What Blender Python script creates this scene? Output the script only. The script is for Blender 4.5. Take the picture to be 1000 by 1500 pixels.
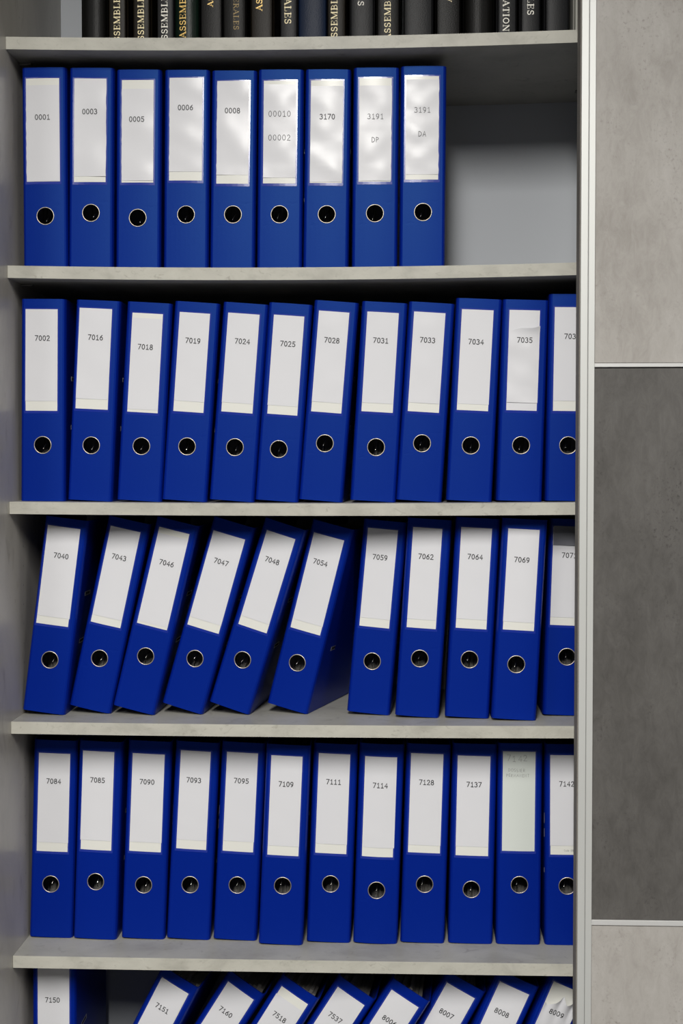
import bpy, bmesh, math, random
from mathutils import Matrix, Vector

scene = bpy.context.scene
for o in list(bpy.data.objects):
    bpy.data.objects.remove(o)
C = scene.collection
MM = 0.001
EYE = 1.5                      # camera height; all z below are millimetres from eye level
R = math.radians

# ------------------------------------------------------------------ camera
cam_d = bpy.data.cameras.new('camera')
cam = bpy.data.objects.new('camera', cam_d)
C.objects.link(cam)
yaw, pitch, roll = R(2.4776), R(1.8410), R(-0.02)
fwd = Vector((-math.sin(yaw)*math.cos(pitch), math.cos(yaw)*math.cos(pitch), -math.sin(pitch)))
rgt = Vector((math.cos(yaw), math.sin(yaw), 0))
upv = rgt.cross(fwd)
r2 = rgt*math.cos(roll) + upv*math.sin(roll)
u2 = upv*math.cos(roll) - rgt*math.sin(roll)
cam.matrix_world = Matrix(((r2.x, u2.x, -fwd.x, 0), (r2.y, u2.y, -fwd.y, -2.240),
                           (r2.z, u2.z, -fwd.z, EYE), (0, 0, 0, 1)))
cam_d.sensor_fit = 'VERTICAL'
cam_d.sensor_height = 36.0
cam_d.lens = 36.0*2083.0/1500.0
cam_d.clip_start = 0.05
scene.camera = cam

# ------------------------------------------------------------------ world, lights, exposure
world = bpy.data.worlds.new('world')
scene.world = world
world.use_nodes = True
world.node_tree.nodes['Background'].inputs[0].default_value = (1.0, 0.98, 0.95, 1)
world.node_tree.nodes['Background'].inputs[1].default_value = 0.07

def ceiling_lamp(x, y, sx, sy, power, col):
    l = bpy.data.lights.new('ceiling_lamp', 'AREA')
    l.shape = 'RECTANGLE'; l.size = sx; l.size_y = sy; l.energy = power; l.color = col
    o = bpy.data.objects.new('ceiling_lamp', l)
    o.location = (x, y, 2.975)
    C.objects.link(o)
LAMP_COL = (1.0, 0.975, 0.93)
LAMPS = [(-0.18, -3.15, 0.32, 2.5, 190), (-2.0, -3.2, 0.4, 1.8, 38), (2.1, -3.2, 0.4, 1.8, 38)]  # main strip, then side lamps; the left one is added as weak fill
for lx, ly, lsx, lsy, lw in LAMPS:
    ceiling_lamp(lx, ly, lsx, lsy, lw, LAMP_COL)

scene.view_settings.view_transform = 'Standard'
scene.view_settings.look = 'None'
scene.view_settings.exposure = 0.0
scene.view_settings.gamma = 1.0
scene.view_settings.use_curve_mapping = False

# ------------------------------------------------------------------ materials
def mat(name, base, rough=0.5, metal=0.0, spec=0.5, coat=0.0, coat_rough=0.1):
    m = bpy.data.materials.new(name); m.use_nodes = True
    b = m.node_tree.nodes['Principled BSDF']
    b.inputs['Base Color'].default_value = (*base, 1)
    b.inputs['Roughness'].default_value = rough
    b.inputs['Metallic'].default_value = metal
    b.inputs['Specular IOR Level'].default_value = spec
    b.inputs['Coat Weight'].default_value = coat
    b.inputs['Coat Roughness'].default_value = coat_rough
    return m

def nd(m, t): return m.node_tree.nodes.new(t)
def ln(m, a, b): m.node_tree.links.new(a, b)

def add_bump(m, scale_xyz, noise_scale, strength, dist, detail=3.0, coat=False, base=True):
    tc = nd(m, 'ShaderNodeTexCoord'); mp = nd(m, 'ShaderNodeMapping')
    mp.inputs['Scale'].default_value = scale_xyz
    nz = nd(m, 'ShaderNodeTexNoise'); nz.inputs['Scale'].default_value = noise_scale
    nz.inputs['Detail'].default_value = detail
    bp = nd(m, 'ShaderNodeBump'); bp.inputs['Strength'].default_value = strength
    bp.inputs['Distance'].default_value = dist
    ln(m, tc.outputs['Object'], mp.inputs[0]); ln(m, mp.outputs[0], nz.inputs['Vector'])
    ln(m, nz.outputs['Fac'], bp.inputs['Height'])
    b = m.node_tree.nodes['Principled BSDF']
    if base: ln(m, bp.outputs[0], b.inputs['Normal'])
    if coat: ln(m, bp.outputs[0], b.inputs['Coat Normal'])
    return nz, bp

def concrete(name, c0, c1, c2, rough, stretch=(1, 1, 1), scale=6.0):
    """mottled concrete-effect laminate: big clouds, fine grain, darker wisps"""
    m = mat(name, c1, rough, spec=0.3)
    b = m.node_tree.nodes['Principled BSDF']
    tc = nd(m, 'ShaderNodeTexCoord'); mp = nd(m, 'ShaderNodeMapping')
    mp.inputs['Scale'].default_value = stretch
    ln(m, tc.outputs['Object'], mp.inputs[0])
    n1 = nd(m, 'ShaderNodeTexNoise'); n1.inputs['Scale'].default_value = scale
    n1.inputs['Detail'].default_value = 8; n1.inputs['Roughness'].default_value = 0.62
    n1.inputs['Distortion'].default_value = 0.4
    ln(m, mp.outputs[0], n1.inputs['Vector'])
    cr = nd(m, 'ShaderNodeValToRGB')
    cr.color_ramp.elements[0].position = 0.30; cr.color_ramp.elements[0].color = (*c0, 1)
    cr.color_ramp.elements[1].position = 0.72; cr.color_ramp.elements[1].color = (*c2, 1)
    e = cr.color_ramp.elements.new(0.5); e.color = (*c1, 1)
    ln(m, n1.outputs['Fac'], cr.inputs[0])
    n2 = nd(m, 'ShaderNodeTexNoise'); n2.inputs['Scale'].default_value = scale*4.2
    n2.inputs['Detail'].default_value = 6; n2.inputs['Distortion'].default_value = 1.6
    ln(m, mp.outputs[0], n2.inputs['Vector'])
    cr2 = nd(m, 'ShaderNodeValToRGB')
    cr2.color_ramp.elements[0].position = 0.60; cr2.color_ramp.elements[0].color = (0, 0, 0, 1)
    cr2.color_ramp.elements[1].position = 0.74; cr2.color_ramp.elements[1].color = (1, 1, 1, 1)
    ln(m, n2.outputs['Fac'], cr2.inputs[0])
    ml = nd(m, 'ShaderNodeMath'); ml.operation = 'MULTIPLY'; ml.inputs[1].default_value = 0.7
    ln(m, cr2.outputs[0], ml.inputs[0])
    mx = nd(m, 'ShaderNodeMix'); mx.data_type = 'RGBA'
    ln(m, ml.outputs[0], mx.inputs['Factor']); ln(m, cr.outputs[0], mx.inputs['A'])
    mx.inputs['B'].default_value = (c0[0]*0.86, c0[1]*0.84, c0[2]*0.82, 1)
    ln(m, mx.outputs['Result'], b.inputs['Base Color'])
    n3 = nd(m, 'ShaderNodeTexNoise'); n3.inputs['Scale'].default_value = 260
    ln(m, tc.outputs['Object'], n3.inputs['Vector'])
    bp = nd(m, 'ShaderNodeBump'); bp.inputs['Strength'].default_value = 0.12; bp.inputs['Distance'].default_value = 0.001
    ln(m, n3.outputs['Fac'], bp.inputs['Height']); ln(m, bp.outputs[0], b.inputs['Normal'])
    return m

M = {}
M['laminate'] = concrete('shelf_laminate', (0.27, 0.265, 0.24), (0.35, 0.345, 0.315), (0.40, 0.395, 0.36), 0.42, (1, 1, 1), 9)
M['edge'] = concrete('shelf_edge_band', (0.37, 0.36, 0.315), (0.47, 0.46, 0.405), (0.52, 0.51, 0.45), 0.45, (1, 1, 1.6), 16)
M['side'] = concrete('side_laminate', (0.37, 0.35, 0.315), (0.455, 0.433, 0.39), (0.52, 0.495, 0.45), 0.33, (1, 1, 0.45), 7)
M['back'] = mat('back_board', (0.50, 0.525, 0.56), 0.5, spec=0.3)
def plaster(name, c0, c1, c2, speck, rough):
    """brushed concrete decor of the door panels: soft clouds, fine vertical mottling, dark pitted specks"""
    m = mat(name, c1, rough, spec=0.3)
    b = m.node_tree.nodes['Principled BSDF']
    tc = nd(m, 'ShaderNodeTexCoord')
    def noise(sc, stretch, det, ro, dist=0.0):
        mp = nd(m, 'ShaderNodeMapping'); mp.inputs['Scale'].default_value = stretch
        ln(m, tc.outputs['Object'], mp.inputs[0])
        n = nd(m, 'ShaderNodeTexNoise'); n.inputs['Scale'].default_value = sc; n.inputs['Detail'].default_value = det
        n.inputs['Roughness'].default_value = ro; n.inputs['Distortion'].default_value = dist
        ln(m, mp.outputs[0], n.inputs['Vector']); return n.outputs['Fac']
    def math_(op, a, c, cl=False):
        n = nd(m, 'ShaderNodeMath'); n.operation = op; n.use_clamp = cl
        for i, v in enumerate((a, c)):
            if isinstance(v, float): n.inputs[i].default_value = v
            else: ln(m, v, n.inputs[i])
        return n.outputs[0]
    cloud = noise(5.0, (1.5, 1, 0.8), 5, 0.6, 0.3)
    fine = noise(38.0, (1.6, 1, 0.7), 12, 0.78, 0.6)
    f = math_('ADD', math_('MULTIPLY', cloud, 0.5), math_('MULTIPLY', fine, 0.5))
    cr = nd(m, 'ShaderNodeValToRGB')
    cr.color_ramp.elements[0].position = 0.36; cr.color_ramp.elements[0].color = (*c0, 1)
    cr.color_ramp.elements[1].position = 0.64; cr.color_ramp.elements[1].color = (*c2, 1)
    e = cr.color_ramp.elements.new(0.5); e.color = (*c1, 1)
    ln(m, f, cr.inputs[0])
    sp = noise(230.0, (1, 1, 0.8), 3, 0.6)
    ar = noise(11.0, (1.3, 1, 0.7), 5, 0.65, 0.5)
    k = math_('MULTIPLY', math_('MULTIPLY', math_('SUBTRACT', sp, 0.56, True), 5.0, True), math_('MULTIPLY', math_('SUBTRACT', ar, 0.47, True), 5.5, True), True)
    mx = nd(m, 'ShaderNodeMix'); mx.data_type = 'RGBA'
    ln(m, k, mx.inputs['Factor']); ln(m, cr.outputs[0], mx.inputs['A']); mx.inputs['B'].default_value = (*speck, 1)
    ln(m, mx.outputs['Result'], b.inputs['Base Color'])
    bp = nd(m, 'ShaderNodeBump'); bp.inputs['Strength'].default_value = 0.2; bp.inputs['Distance'].default_value = 0.0008
    ln(m, fine, bp.inputs['Height']); ln(m, bp.outputs[0], b.inputs['Normal'])
    return m
M['panel_light'] = plaster('light_concrete_panel', (0.315, 0.295, 0.272), (0.395, 0.375, 0.35), (0.455, 0.437, 0.413), (0.25, 0.23, 0.21), 0.5)
M['panel_dark'] = plaster('dark_concrete_panel', (0.074, 0.070, 0.065), (0.103, 0.098, 0.092), (0.135, 0.129, 0.122), (0.042, 0.039, 0.036), 0.5)
M['alu'] = mat('pale_aluminium', (0.64, 0.65, 0.63), 0.42, metal=0.35, spec=0.5)
M['rail'] = mat('rail_aluminium', (0.68, 0.68, 0.67), 0.4, metal=0.3)
M['groove'] = mat('groove_shadow_gap', (0.25, 0.25, 0.25), 0.6)
M['brush'] = mat('door_edge_brush', (0.20, 0.185, 0.165), 0.9)
add_bump(M['brush'], (1, 1, 1), 500, 0.8, 0.002)
M['pin'] = mat('shelf_support_metal', (0.30, 0.29, 0.28), 0.4, metal=0.7)

def blue(name, base, rough):
    m = mat(name, base, rough, spec=0.30)
    m.node_tree.nodes['Principled BSDF'].inputs['Specular Tint'].default_value = (0.24, 0.66, 1.0, 1)
    add_bump(m, (120, 120, 420), 3.0, 0.16, 0.0006, 3)
    return m
M['blue'] = blue('blue_vinyl', (0.0004, 0.0118, 0.222), 0.45)
M['ring'] = mat('nickel_ring', (0.72, 0.65, 0.54), 0.45, metal=1.0)
M['lever'] = mat('lever_steel', (0.75, 0.74, 0.72), 0.22, metal=1.0)
M['slot'] = mat('dull_slot_metal', (0.65, 0.64, 0.62), 0.35, metal=0.9)
M['hole'] = mat('dark_slot_fill', (0.01, 0.01, 0.012), 0.8)  # near-black solid painting the darkness inside the open cover slots
M['card'] = mat('cream_label_card', (0.755, 0.755, 0.705), 0.55, coat=0.25, coat_rough=0.2)
M['card_green'] = mat('pale_green_label_card', (0.66, 0.70, 0.66), 0.5, coat=0.25, coat_rough=0.2)
M['card_grey'] = mat('grey_film_label', (0.16, 0.165, 0.19), 0.3, coat=0.8, coat_rough=0.1)
M['paper'] = mat('white_label_paper', (0.700, 0.702, 0.730), 0.6, coat=0.22, coat_rough=0.22)
M['paper_film'] = mat('white_label_under_film', (0.700, 0.702, 0.730), 0.6, coat=0.38, coat_rough=0.25)
add_bump(M['paper_film'], (14, 1, 30), 1.0, 0.36, 0.003, 0.6, coat=True, base=False)
M['pocket'] = mat('clear_pocket_rim', (0.010, 0.030, 0.30), 0.18, spec=0.6)
M['ink'] = mat('black_print', (0.018, 0.018, 0.02), 0.6)
M['ink_glare'] = mat('print_paled_by_glare', (0.055, 0.055, 0.06), 0.6)  # black print paled: the film's reflection is put into its colour
M['pencil'] = mat('pencil', (0.20, 0.205, 0.20), 0.8)
M['pages'] = mat('paper_edges', (0.36, 0.345, 0.32), 0.9)
nz, _ = add_bump(M['pages'], (900, 40, 4), 1.0, 0.6, 0.002)
M['chip'] = mat('bare_cardboard', (0.46, 0.42, 0.36), 0.9)

# ------------------------------------------------------------------ mesh helpers (input in millimetres, local)
def obj(name, bm, m, parent=None, smooth=False, recalc=True):
    if recalc: bmesh.ops.recalc_face_normals(bm, faces=bm.faces)
    me = bpy.data.meshes.new(name)
    for v in bm.verts: v.co *= MM
    bm.to_mesh(me); bm.free()
    if smooth:
        for p in me.polygons: p.use_smooth = True
    me.materials.append(m)
    o = bpy.data.objects.new(name, me); C.objects.link(o)
    if parent is not None: o.parent = parent
    return o

def empty(name, loc, label, cat, group=None, rot=(0, 0, 0)):
    o = bpy.data.objects.new(name, None); C.objects.link(o)
    o.empty_display_size = 0.02
    o.location = loc; o.rotation_euler = rot
    o['label'] = label; o['category'] = cat
    if group: o['group'] = group
    return o

def add_box(bm, x0, x1, y0, y1, z0, z1, bev=0.0):
    g = bmesh.ops.create_cube(bm, size=1.0)
    vs = g['verts']
    for v in vs:
        v.co = Vector((x0 + (v.co.x+0.5)*(x1-x0), y0 + (v.co.y+0.5)*(y1-y0), z0 + (v.co.z+0.5)*(z1-z0)))
    if bev > 0:
        es = list({e for v in vs for e in v.link_edges})
        bmesh.ops.bevel(bm, geom=es, offset=bev, segments=1, affect='EDGES')

def box(name, x0, x1, y0, y1, z0, z1, m, parent=None, bev=0.0):
    bm = bmesh.new(); add_box(bm, x0, x1, y0, y1, z0, z1, bev)
    return obj(name, bm, m, parent)

def add_tube(bm, pts, r, n=8):
    rings = []
    for i, p in enumerate(pts):
        p = Vector(p)
        d = (Vector(pts[min(i+1, len(pts)-1)]) - Vector(pts[max(i-1, 0)])).normalized()
        a = d.cross(Vector((0.13, 0.37, 0.91)))
        a.normalize(); b = d.cross(a)
        rings.append([bm.verts.new(p + (a*math.cos(2*math.pi*k/n) + b*math.sin(2*math.pi*k/n))*r) for k in range(n)])
    for A, B in zip(rings, rings[1:]):
        for k in range(n): bm.faces.new((A[k], A[(k+1) % n], B[(k+1) % n], B[k]))
    bm.faces.new(rings[0]); bm.faces.new(rings[-1])

# ------------------------------------------------------------------ lettering: rounded hand-like strokes and a book serif
def arc(cx, cy, rx, ry, a0, a1, n=12):
    return [(cx + rx*math.cos(R(a0+(a1-a0)*i/n)), cy + ry*math.sin(R(a0+(a1-a0)*i/n))) for i in range(n+1)]
G = {
 '0': (.62, [arc(.31, .5, .27, .5, 90, 450, 18)]),
 '1': (.62, [[(.12, .77), (.34, 1), (.34, 0)], [(.10, 0), (.58, 0)]]),
 '2': (.62, [arc(.29, .71, .25, .29, 165, -25, 10) + [(.04, 0), (.60, 0)]]),
 '3': (.62, [arc(.28, .76, .24, .24, 150, -80, 9), arc(.27, .27, .29, .27, 80, -150, 10)]),
 '4': (.62, [[(.45, 0), (.45, 1), (.02, .32), (.62, .32)]]),
 '5': (.62, [[(.56, 1), (.14, 1), (.09, .54)] + arc(.28, .31, .29, .31, 125, -145, 11)]),
 '6': (.62, [[(.48, 1), (.24, .76), (.09, .5)] + arc(.31, .30, .26, .30, 165, 520, 16)]),
 '7': (.62, [[(.02, 1), (.60, 1), (.20, 0)]]),
 '8': (.62, [arc(.31, .76, .22, .24, 0, 360, 14), arc(.31, .26, .27, .27, 0, 360, 14)]),
 '9': (.62, [arc(.30, .68, .25, .31, 10, 370, 16) + [(.52, .35), (.38, .1), (.18, 0)]]),
 'D': (.72, [[(.08, 0), (.08, 1)] + arc(.08, .5, .54, .5, 90, -90, 12)]),
 'P': (.60, [[(.08, 0), (.08, 1)] + arc(.10, .73, .42, .27, 90, -90, 9) + [(.08, .46)]]),
 'A': (.70, [[(.02, 0), (.38, 1), (.64, 0)], [(.14, .36), (.56, .36)]]),
 'O': (.74, [arc(.36, .5, .33, .5, 90, 450, 16)]),
 'S': (.60, [arc(.31, .75, .25, .25, 40, 250, 9) + arc(.29, .25, .27, .27, 75, -150, 10)]),
 'I': (.30, [[(.14, 0), (.14, 1)]]),
 'E': (.58, [[(.54, 1), (.08, 1), (.08, 0), (.54, 0)], [(.08, .52), (.46, .52)]]),
 'R': (.62, [[(.08, 0), (.08, 1)] + arc(.10, .74, .40, .26, 90, -90, 8) + [(.08, .48), (.58, 0)]]),
 'M': (.84, [[(.06, 0), (.16, 1), (.42, .3), (.68, 1), (.78, 0)]]),
 'N': (.72, [[(.08, 0), (.08, 1), (.62, 0), (.62, 1)]]),
 'T': (.62, [[(0, 1), (.60, 1)], [(.30, 1), (.30, 0)]]),
 'C': (.62, [arc(.34, .5, .30, .5, 45, 315, 12)]),
 'B': (.60, [[(.08, 0), (.08, 1)] + arc(.10, .76, .36, .24, 90, -90, 7) + arc(.10, .27, .44, .26, 90, -90, 8) + [(.08, 0)]]),
 'L': (.54, [[(.08, 1), (.08, 0), (.52, 0)]]),
 'o': (.52, [arc(.25, .3, .22, .3, 90, 450, 12)]),
 'd': (.54, [arc(.25, .3, .22, .3, 0, 360, 12), [(.47, 1), (.47, 0)]]),
 'e': (.52, [[(.04, .32), (.47, .32)] + arc(.25, .3, .22, .3, 0, 310, 10)]),
 '-': (.45, [[(.06, .4), (.38, .4)]]),
 ' ': (.45, []),
}
SERIF = {   # width, [(points, stroke width)]
 'A': (.80, [([(.06, 0), (.38, 1)], .07), ([(.36, 1), (.70, 0)], .17), ([(.16, .33), (.56, .33)], .06), ([(-.04, .03), (.18, .03)], .06), ([(.54, .03), (.84, .03)], .06)]),
 'S': (.62, [(arc(.31, .74, .21, .23, 35, 235, 9) + arc(.30, .27, .23, .24, 70, -145, 9), .13), ([(.51, .70), (.51, .98)], .06), ([(.07, .02), (.07, .32)], .06)]),
 'E': (.70, [([(.18, 0), (.18, 1)], .17), ([(.02, .97), (.62, .97)], .06), ([(.02, .03), (.64, .03)], .06), ([(.18, .52), (.46, .52)], .06), ([(.60, .72), (.60, .98)], .06), ([(.63, .02), (.63, .30)], .06), ([(.46, .40), (.46, .64)], .06)]),
 'M': (1.02, [([(.14, 0), (.14, 1)], .07), ([(.16, 1), (.50, .06)], .17), ([(.50, .06), (.84, 1)], .07), ([(.86, 0), (.86, 1)], .17), ([(.0, .03), (.28, .03)], .06), ([(.70, .03), (1.0, .03)], .06), ([(.0, .97), (.2, .97)], .06), ([(.84, .97), (1.0, .97)], .06)]),
 'B': (.72, [([(.18, 0), (.18, 1)], .17), ([(.02, .97), (.36, .97)] + arc(.36, .74, .22, .23, 90, -90, 7) + [(.18, .51)], .08), ([(.18, .51), (.38, .51)] + arc(.38, .27, .26, .24, 90, -90, 7) + [(.02, .03)], .09)]),
 'L': (.66, [([(.18, 0), (.18, 1)], .17), ([(.02, .97), (.36, .97)], .06), ([(.02, .03), (.62, .03)], .06), ([(.61, .02), (.61, .34)], .06)]),
 'T': (.74, [([(.36, 0), (.36, 1)], .17), ([(.02, .97), (.70, .97)], .06), ([(.04, .72), (.04, .98)], .06), ([(.68, .72), (.68, .98)], .06), ([(.20, .03), (.52, .03)], .06)]),
 'I': (.38, [([(.18, 0), (.18, 1)], .17), ([(.02, .97), (.34, .97)], .06), ([(.02, .03), (.34, .03)], .06)]),
 'O': (.80, [(arc(.39, .5, .31, .46, 90, 450, 18), .13)]),
 'N': (.84, [([(.14, 0), (.14, 1)], .07), ([(.14, 1), (.70, 0)], .17), ([(.70, 0), (.70, 1)], .07), ([(.0, .03), (.28, .03)], .06), ([(.56, .97), (.84, .97)], .06), ([(.0, .97), (.16, .97)], .06)]),
 'G': (.80, [(arc(.40, .5, .32, .46, 40, 320, 14), .12), ([(.66, .05), (.66, .42)], .12), ([(.50, .42), (.78, .42)], .06), ([(.66, .72), (.66, .98)], .06)]),
 'R': (.80, [([(.18, 0), (.18, 1)], .17), ([(.02, .97), (.38, .97)] + arc(.38, .74, .22, .23, 90, -90, 7) + [(.18, .51)], .08), ([(.38, .5), (.70, .03)], .15), ([(.02, .03), (.34, .03)], .06), ([(.60, .03), (.82, .03)], .06)]),
 'C': (.74, [(arc(.40, .5, .32, .46, 40, 320, 14), .13), ([(.66, .70), (.66, .98)], .06)]),
}
def ribbon(bm, pts, w, place):
    """flat stroke of width w along pts; place(u, v) -> 3-D"""
    n = len(pts)
    if n < 2: return
    closed = math.hypot(pts[0][0]-pts[-1][0], pts[0][1]-pts[-1][1]) < 1e-6
    L, Rr = [], []
    for i in range(n):
        if closed:
            a = pts[i-1] if i > 0 else pts[-2]; b = pts[i+1] if i < n-1 else pts[1]
        else:
            a = pts[max(i-1, 0)]; b = pts[min(i+1, n-1)]
        p = pts[i]
        d1 = Vector((p[0]-a[0], p[1]-a[1])); d2 = Vector((b[0]-p[0], b[1]-p[1]))
        if d1.length < 1e-9: d1 = d2
        if d2.length < 1e-9: d2 = d1
        d1.normalize(); d2.normalize()
        nrm = Vector((-(d1.y+d2.y), d1.x+d2.x))
        if nrm.length < 1e-6: nrm = Vector((-d1.y, d1.x))
        nrm.normalize()
        k = min(1.0/max(nrm.dot(Vector((-d1.y, d1.x))), 0.45), 1.6)
        ex = Vector((0, 0))
        if not closed and i == 0: ex = -d2*w*0.35
        if not closed and i == n-1: ex = d1*w*0.35
        L.append(bm.verts.new(place(p[0]+ex.x+nrm.x*w/2*k, p[1]+ex.y+nrm.y*w/2*k)))
        Rr.append(bm.verts.new(place(p[0]+ex.x-nrm.x*w/2*k, p[1]+ex.y-nrm.y*w/2*k)))
    for i in range(n-1):
        bm.faces.new((L[i], Rr[i], Rr[i+1], L[i+1]))

def text_width(s, gap): return sum(G[c][0] for c in s) + gap*(len(s)-1)

def stroke_text(bm, s, h, sw, place, gap=0.16, rnd=None):
    """s centred on u=0 with its middle height at v=0"""
    x = -text_width(s, gap)*h/2
    for c in s:
        w, strokes = G[c]
        jx = jy = 0.0
        if rnd: jx, jy = rnd.uniform(-.08, .08)*h, rnd.uniform(-.12, .12)*h
        for st in strokes:
            ribbon(bm, [(x + p[0]*h + jx, (p[1]-0.5)*h + jy) for p in st], sw, place)
        x += (w + gap)*h

# ------------------------------------------------------------------ the room around the bookcase
def struct(name, x0, x1, y0, y1, z0, z1, m):
    bm = bmesh.new(); add_box(bm, x0*1000, x1*1000, y0*1000, y1*1000, z0*1000, z1*1000)
    o = obj(name, bm, m); o['kind'] = 'structure'
    return o
M['wall'] = mat('white_wall_paint', (0.72, 0.71, 0.69), 0.8)
M['floor'] = mat('grey_carpet', (0.07, 0.07, 0.072), 0.95)
add_bump(M['floor'], (1, 1, 1), 40, 0.1, 0.001)
M['ceil'] = mat('white_ceiling', (0.78, 0.78, 0.76), 0.9)
struct('floor', -3.2, 4.0, -6.5, 0.48, -0.05, 0.0, M['floor'])
struct('wall_back', -3.2, 4.0, 0.40, 0.48, 0.0, 3.0, M['wall'])
struct('ceiling', -3.2, 4.0, -6.5, 0.48, 3.0, 3.05, M['ceil'])

# ------------------------------------------------------------------ bookcase
XL, XR = -626.3, 314.0
ZS = {'A': 677.0, 'B': 318.2, 'C': -56.1, 'D': -408.2, 'E': -787.1, 'F': -1142.0}
SAG = {'A': 6.5, 'B': 6.0, 'C': 2.5, 'D': 2.0, 'E': 0.5, 'F': 0.0}
XM, HW = (XL+XR)/2, (XR-XL)/2
def shelf_z(row, x):
    return ZS[row] - SAG[row]*(1 - ((x-XM)/HW)**2)

case = empty('bookcase', (0.32, 0.18, 0), 'tall grey concrete-effect bookcase with loaded shelves and a half-open sliding door', 'bookcase')
def cpart(o, parent=case):
    o.parent = parent
    if parent is case: o.location = (-0.32, -0.18, EYE)
    return o
DEP, TH = 366.0, 19.5
cpart(box('side_panel', XL-18, XL, -88, DEP, -1500, 1060, M['side'], bev=0.6))
cpart(box('partition', XR, XR+18, 0, DEP, -1440, 1040, M['side'], bev=0.6))
cpart(box('side_panel', 1240, 1258, -88, DEP, -1500, 1060, M['side']))
cpart(box('back_panel', XL-16, 1256, DEP, DEP+8, -1460, 1058, M['back']))
cpart(box('top_panel', XL, 1240, -88, DEP, 1040, 1060, M['side']))
cpart(box('bottom_panel', XL, 1240, -88, DEP, -1440, -1420, M['side']))
cpart(box('plinth', XL, 1240, -60, -40, -1500, -1440, M['side']))
cpart(box('sliding_track', XL, 1240, -80, -6, 1020, 1040, M['alu']))
cpart(box('sliding_track', XL, 1240, -80, -6, -1420, -1412, M['alu']))
for row in 'ABCDEF':
    for nm, y0, y1, par, m in (('shelf', 0.0, DEP, case, M['laminate']), ('edge_band', -0.9, 0.0, None, M['edge'])):
        bm = bmesh.new(); n = 26; prev = None
        for i in range(n+1):
            x = XL + 0.3 + (XR-XL-0.6)*i/n; z = shelf_z(row, x)
            cur = [bm.verts.new((x, y, zz)) for (y, zz) in ((y0, z), (y1, z), (y1, z-TH), (y0, z-TH))]
            if prev:
                for k in range(4): bm.faces.new((prev[k], prev[(k+1) % 4], cur[(k+1) % 4], cur[k]))
            else: bm.faces.new(cur)
            prev = cur
        bm.faces.new(prev)
        o = obj(nm, bm, m)
        if nm == 'shelf': sh = cpart(o)
        else: cpart(o, sh)
    for xx0, xx1 in ((XL, XL+20), (XR-14, XR)):
        for yy in (80, 288):
            xm_ = (xx0+xx1)/2; zt = shelf_z(row, xm_)-TH-0.3
            cpart(box('shelf_support', xx0, xx1, yy-6, yy+6, zt-3.2, zt, M['pin'], bev=0.8))
bm = bmesh.new()                                   # drilled rows of shelf-pin holes
for yy in (80, 288):
    z = -1380
    while z < 1000:
        if all(abs(z-ZS[r]+15) > 26 for r in ZS):
            bmesh.ops.create_circle(bm, cap_ends=True, segments=8, radius=1.6,
                                    matrix=Matrix.Translation((XL+0.15, yy, z)) @ Matrix.Rotation(R(90), 4, 'Y'))
        z += 32
o = cpart(obj('drilled_holes', bm, M['pin'])); o['kind'] = 'stuff'

# sliding door, standing 50 mm in front of the shelves
dx0, dx1, dx2, dx3 = 269.6, 280.6, 281.6, 291.4
bm = bmesh.new()
add_box(bm, dx0, dx1, -52, -10, -1412, 1020, 0.5)
add_box(bm, dx1, dx2, -50, -10, -1412, 1020)
add_box(bm, dx2, dx3, -51.6, -10, -1412, 1020, 0.5)
door = cpart(obj('sliding_door', bm, M['alu']))
door['label'] = 'pale aluminium framed sliding door with grey concrete-effect panels'
def dpart(o): o.parent = door; return o
dpart(box('groove_strip', dx1+0.05, dx2-0.05, -50.2, -49, -1412, 1020, M['groove']))
dpart(box('brush_seal', dx0-1.6, dx0+0.5, -49, -10, -1412, 1020, M['brush']))
dpart(box('stile', 1170, 1190, -52, -10, -1412, 1020, M['alu'], bev=0.5))
dpart(box('rail', dx3, 1170, -51.4, -20, 150.9, 157.0, M['rail'], bev=0.6))
dpart(box('rail', dx3, 1170, -51.4, -20, -708.4, -700.2, M['rail'], bev=0.6))
dpart(box('door_panel', dx3+0.3, 1169.7, -49.2, -36, 157.6, 1010, M['panel_light'], bev=0.5))
dpart(box('door_panel', dx3+0.3, 1169.7, -49.2, -36, -699.6, 149.2, M['panel_dark'], bev=0.5))
dpart(box('door_panel', dx3+0.3, 1169.7, -49.2, -36, -1405, -709.4, M['panel_light'], bev=0.5))

# ------------------------------------------------------------------ lever arch binders
DEPTH = 255.0
def torus_mesh(name, Rm, rm, nu, nv, m):
    bm = bmesh.new(); rings = []
    for i in range(nu):
        a = 2*math.pi*i/nu
        rings.append([bm.verts.new((math.cos(a)*(Rm+rm*math.cos(2*math.pi*j/nv)), 0.9*rm*math.sin(2*math.pi*j/nv),
                                    math.sin(a)*(Rm+rm*math.cos(2*math.pi*j/nv)))) for j in range(nv)])
    for i in range(nu):
        A, B = rings[i], rings[(i+1) % nu]
        for j in range(nv): bm.faces.new((A[j], A[(j+1) % nv], B[(j+1) % nv], B[j]))
    o = obj(name, bm, m, smooth=True); me = o.data; bpy.data.objects.remove(o)
    return me
RING_ME = torus_mesh('finger_ring', 13.75, 0.7, 40, 8, M['ring'])
bm = bmesh.new()
add_box(bm, -0.2, 0.12, -21, 21, -3.6, -2.2); add_box(bm, -0.2, 0.12, -21, 21, 2.2, 3.6)
add_box(bm, -0.2, 0.12, -21, -17, -2.2, 2.2); add_box(bm, -0.2, 0.12, 17, 21, -2.2, 2.2)
o = obj('slot_plate', bm, M['slot']); SLOT_ME = o.data; bpy.data.objects.remove(o)
bm = bmesh.new(); add_box(bm, -0.1, 0.06, -17, 17, -2.2, 2.2)
o = obj('slot_opening', bm, M['hole']); SLOTH_ME = o.data; bpy.data.objects.remove(o)

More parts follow.
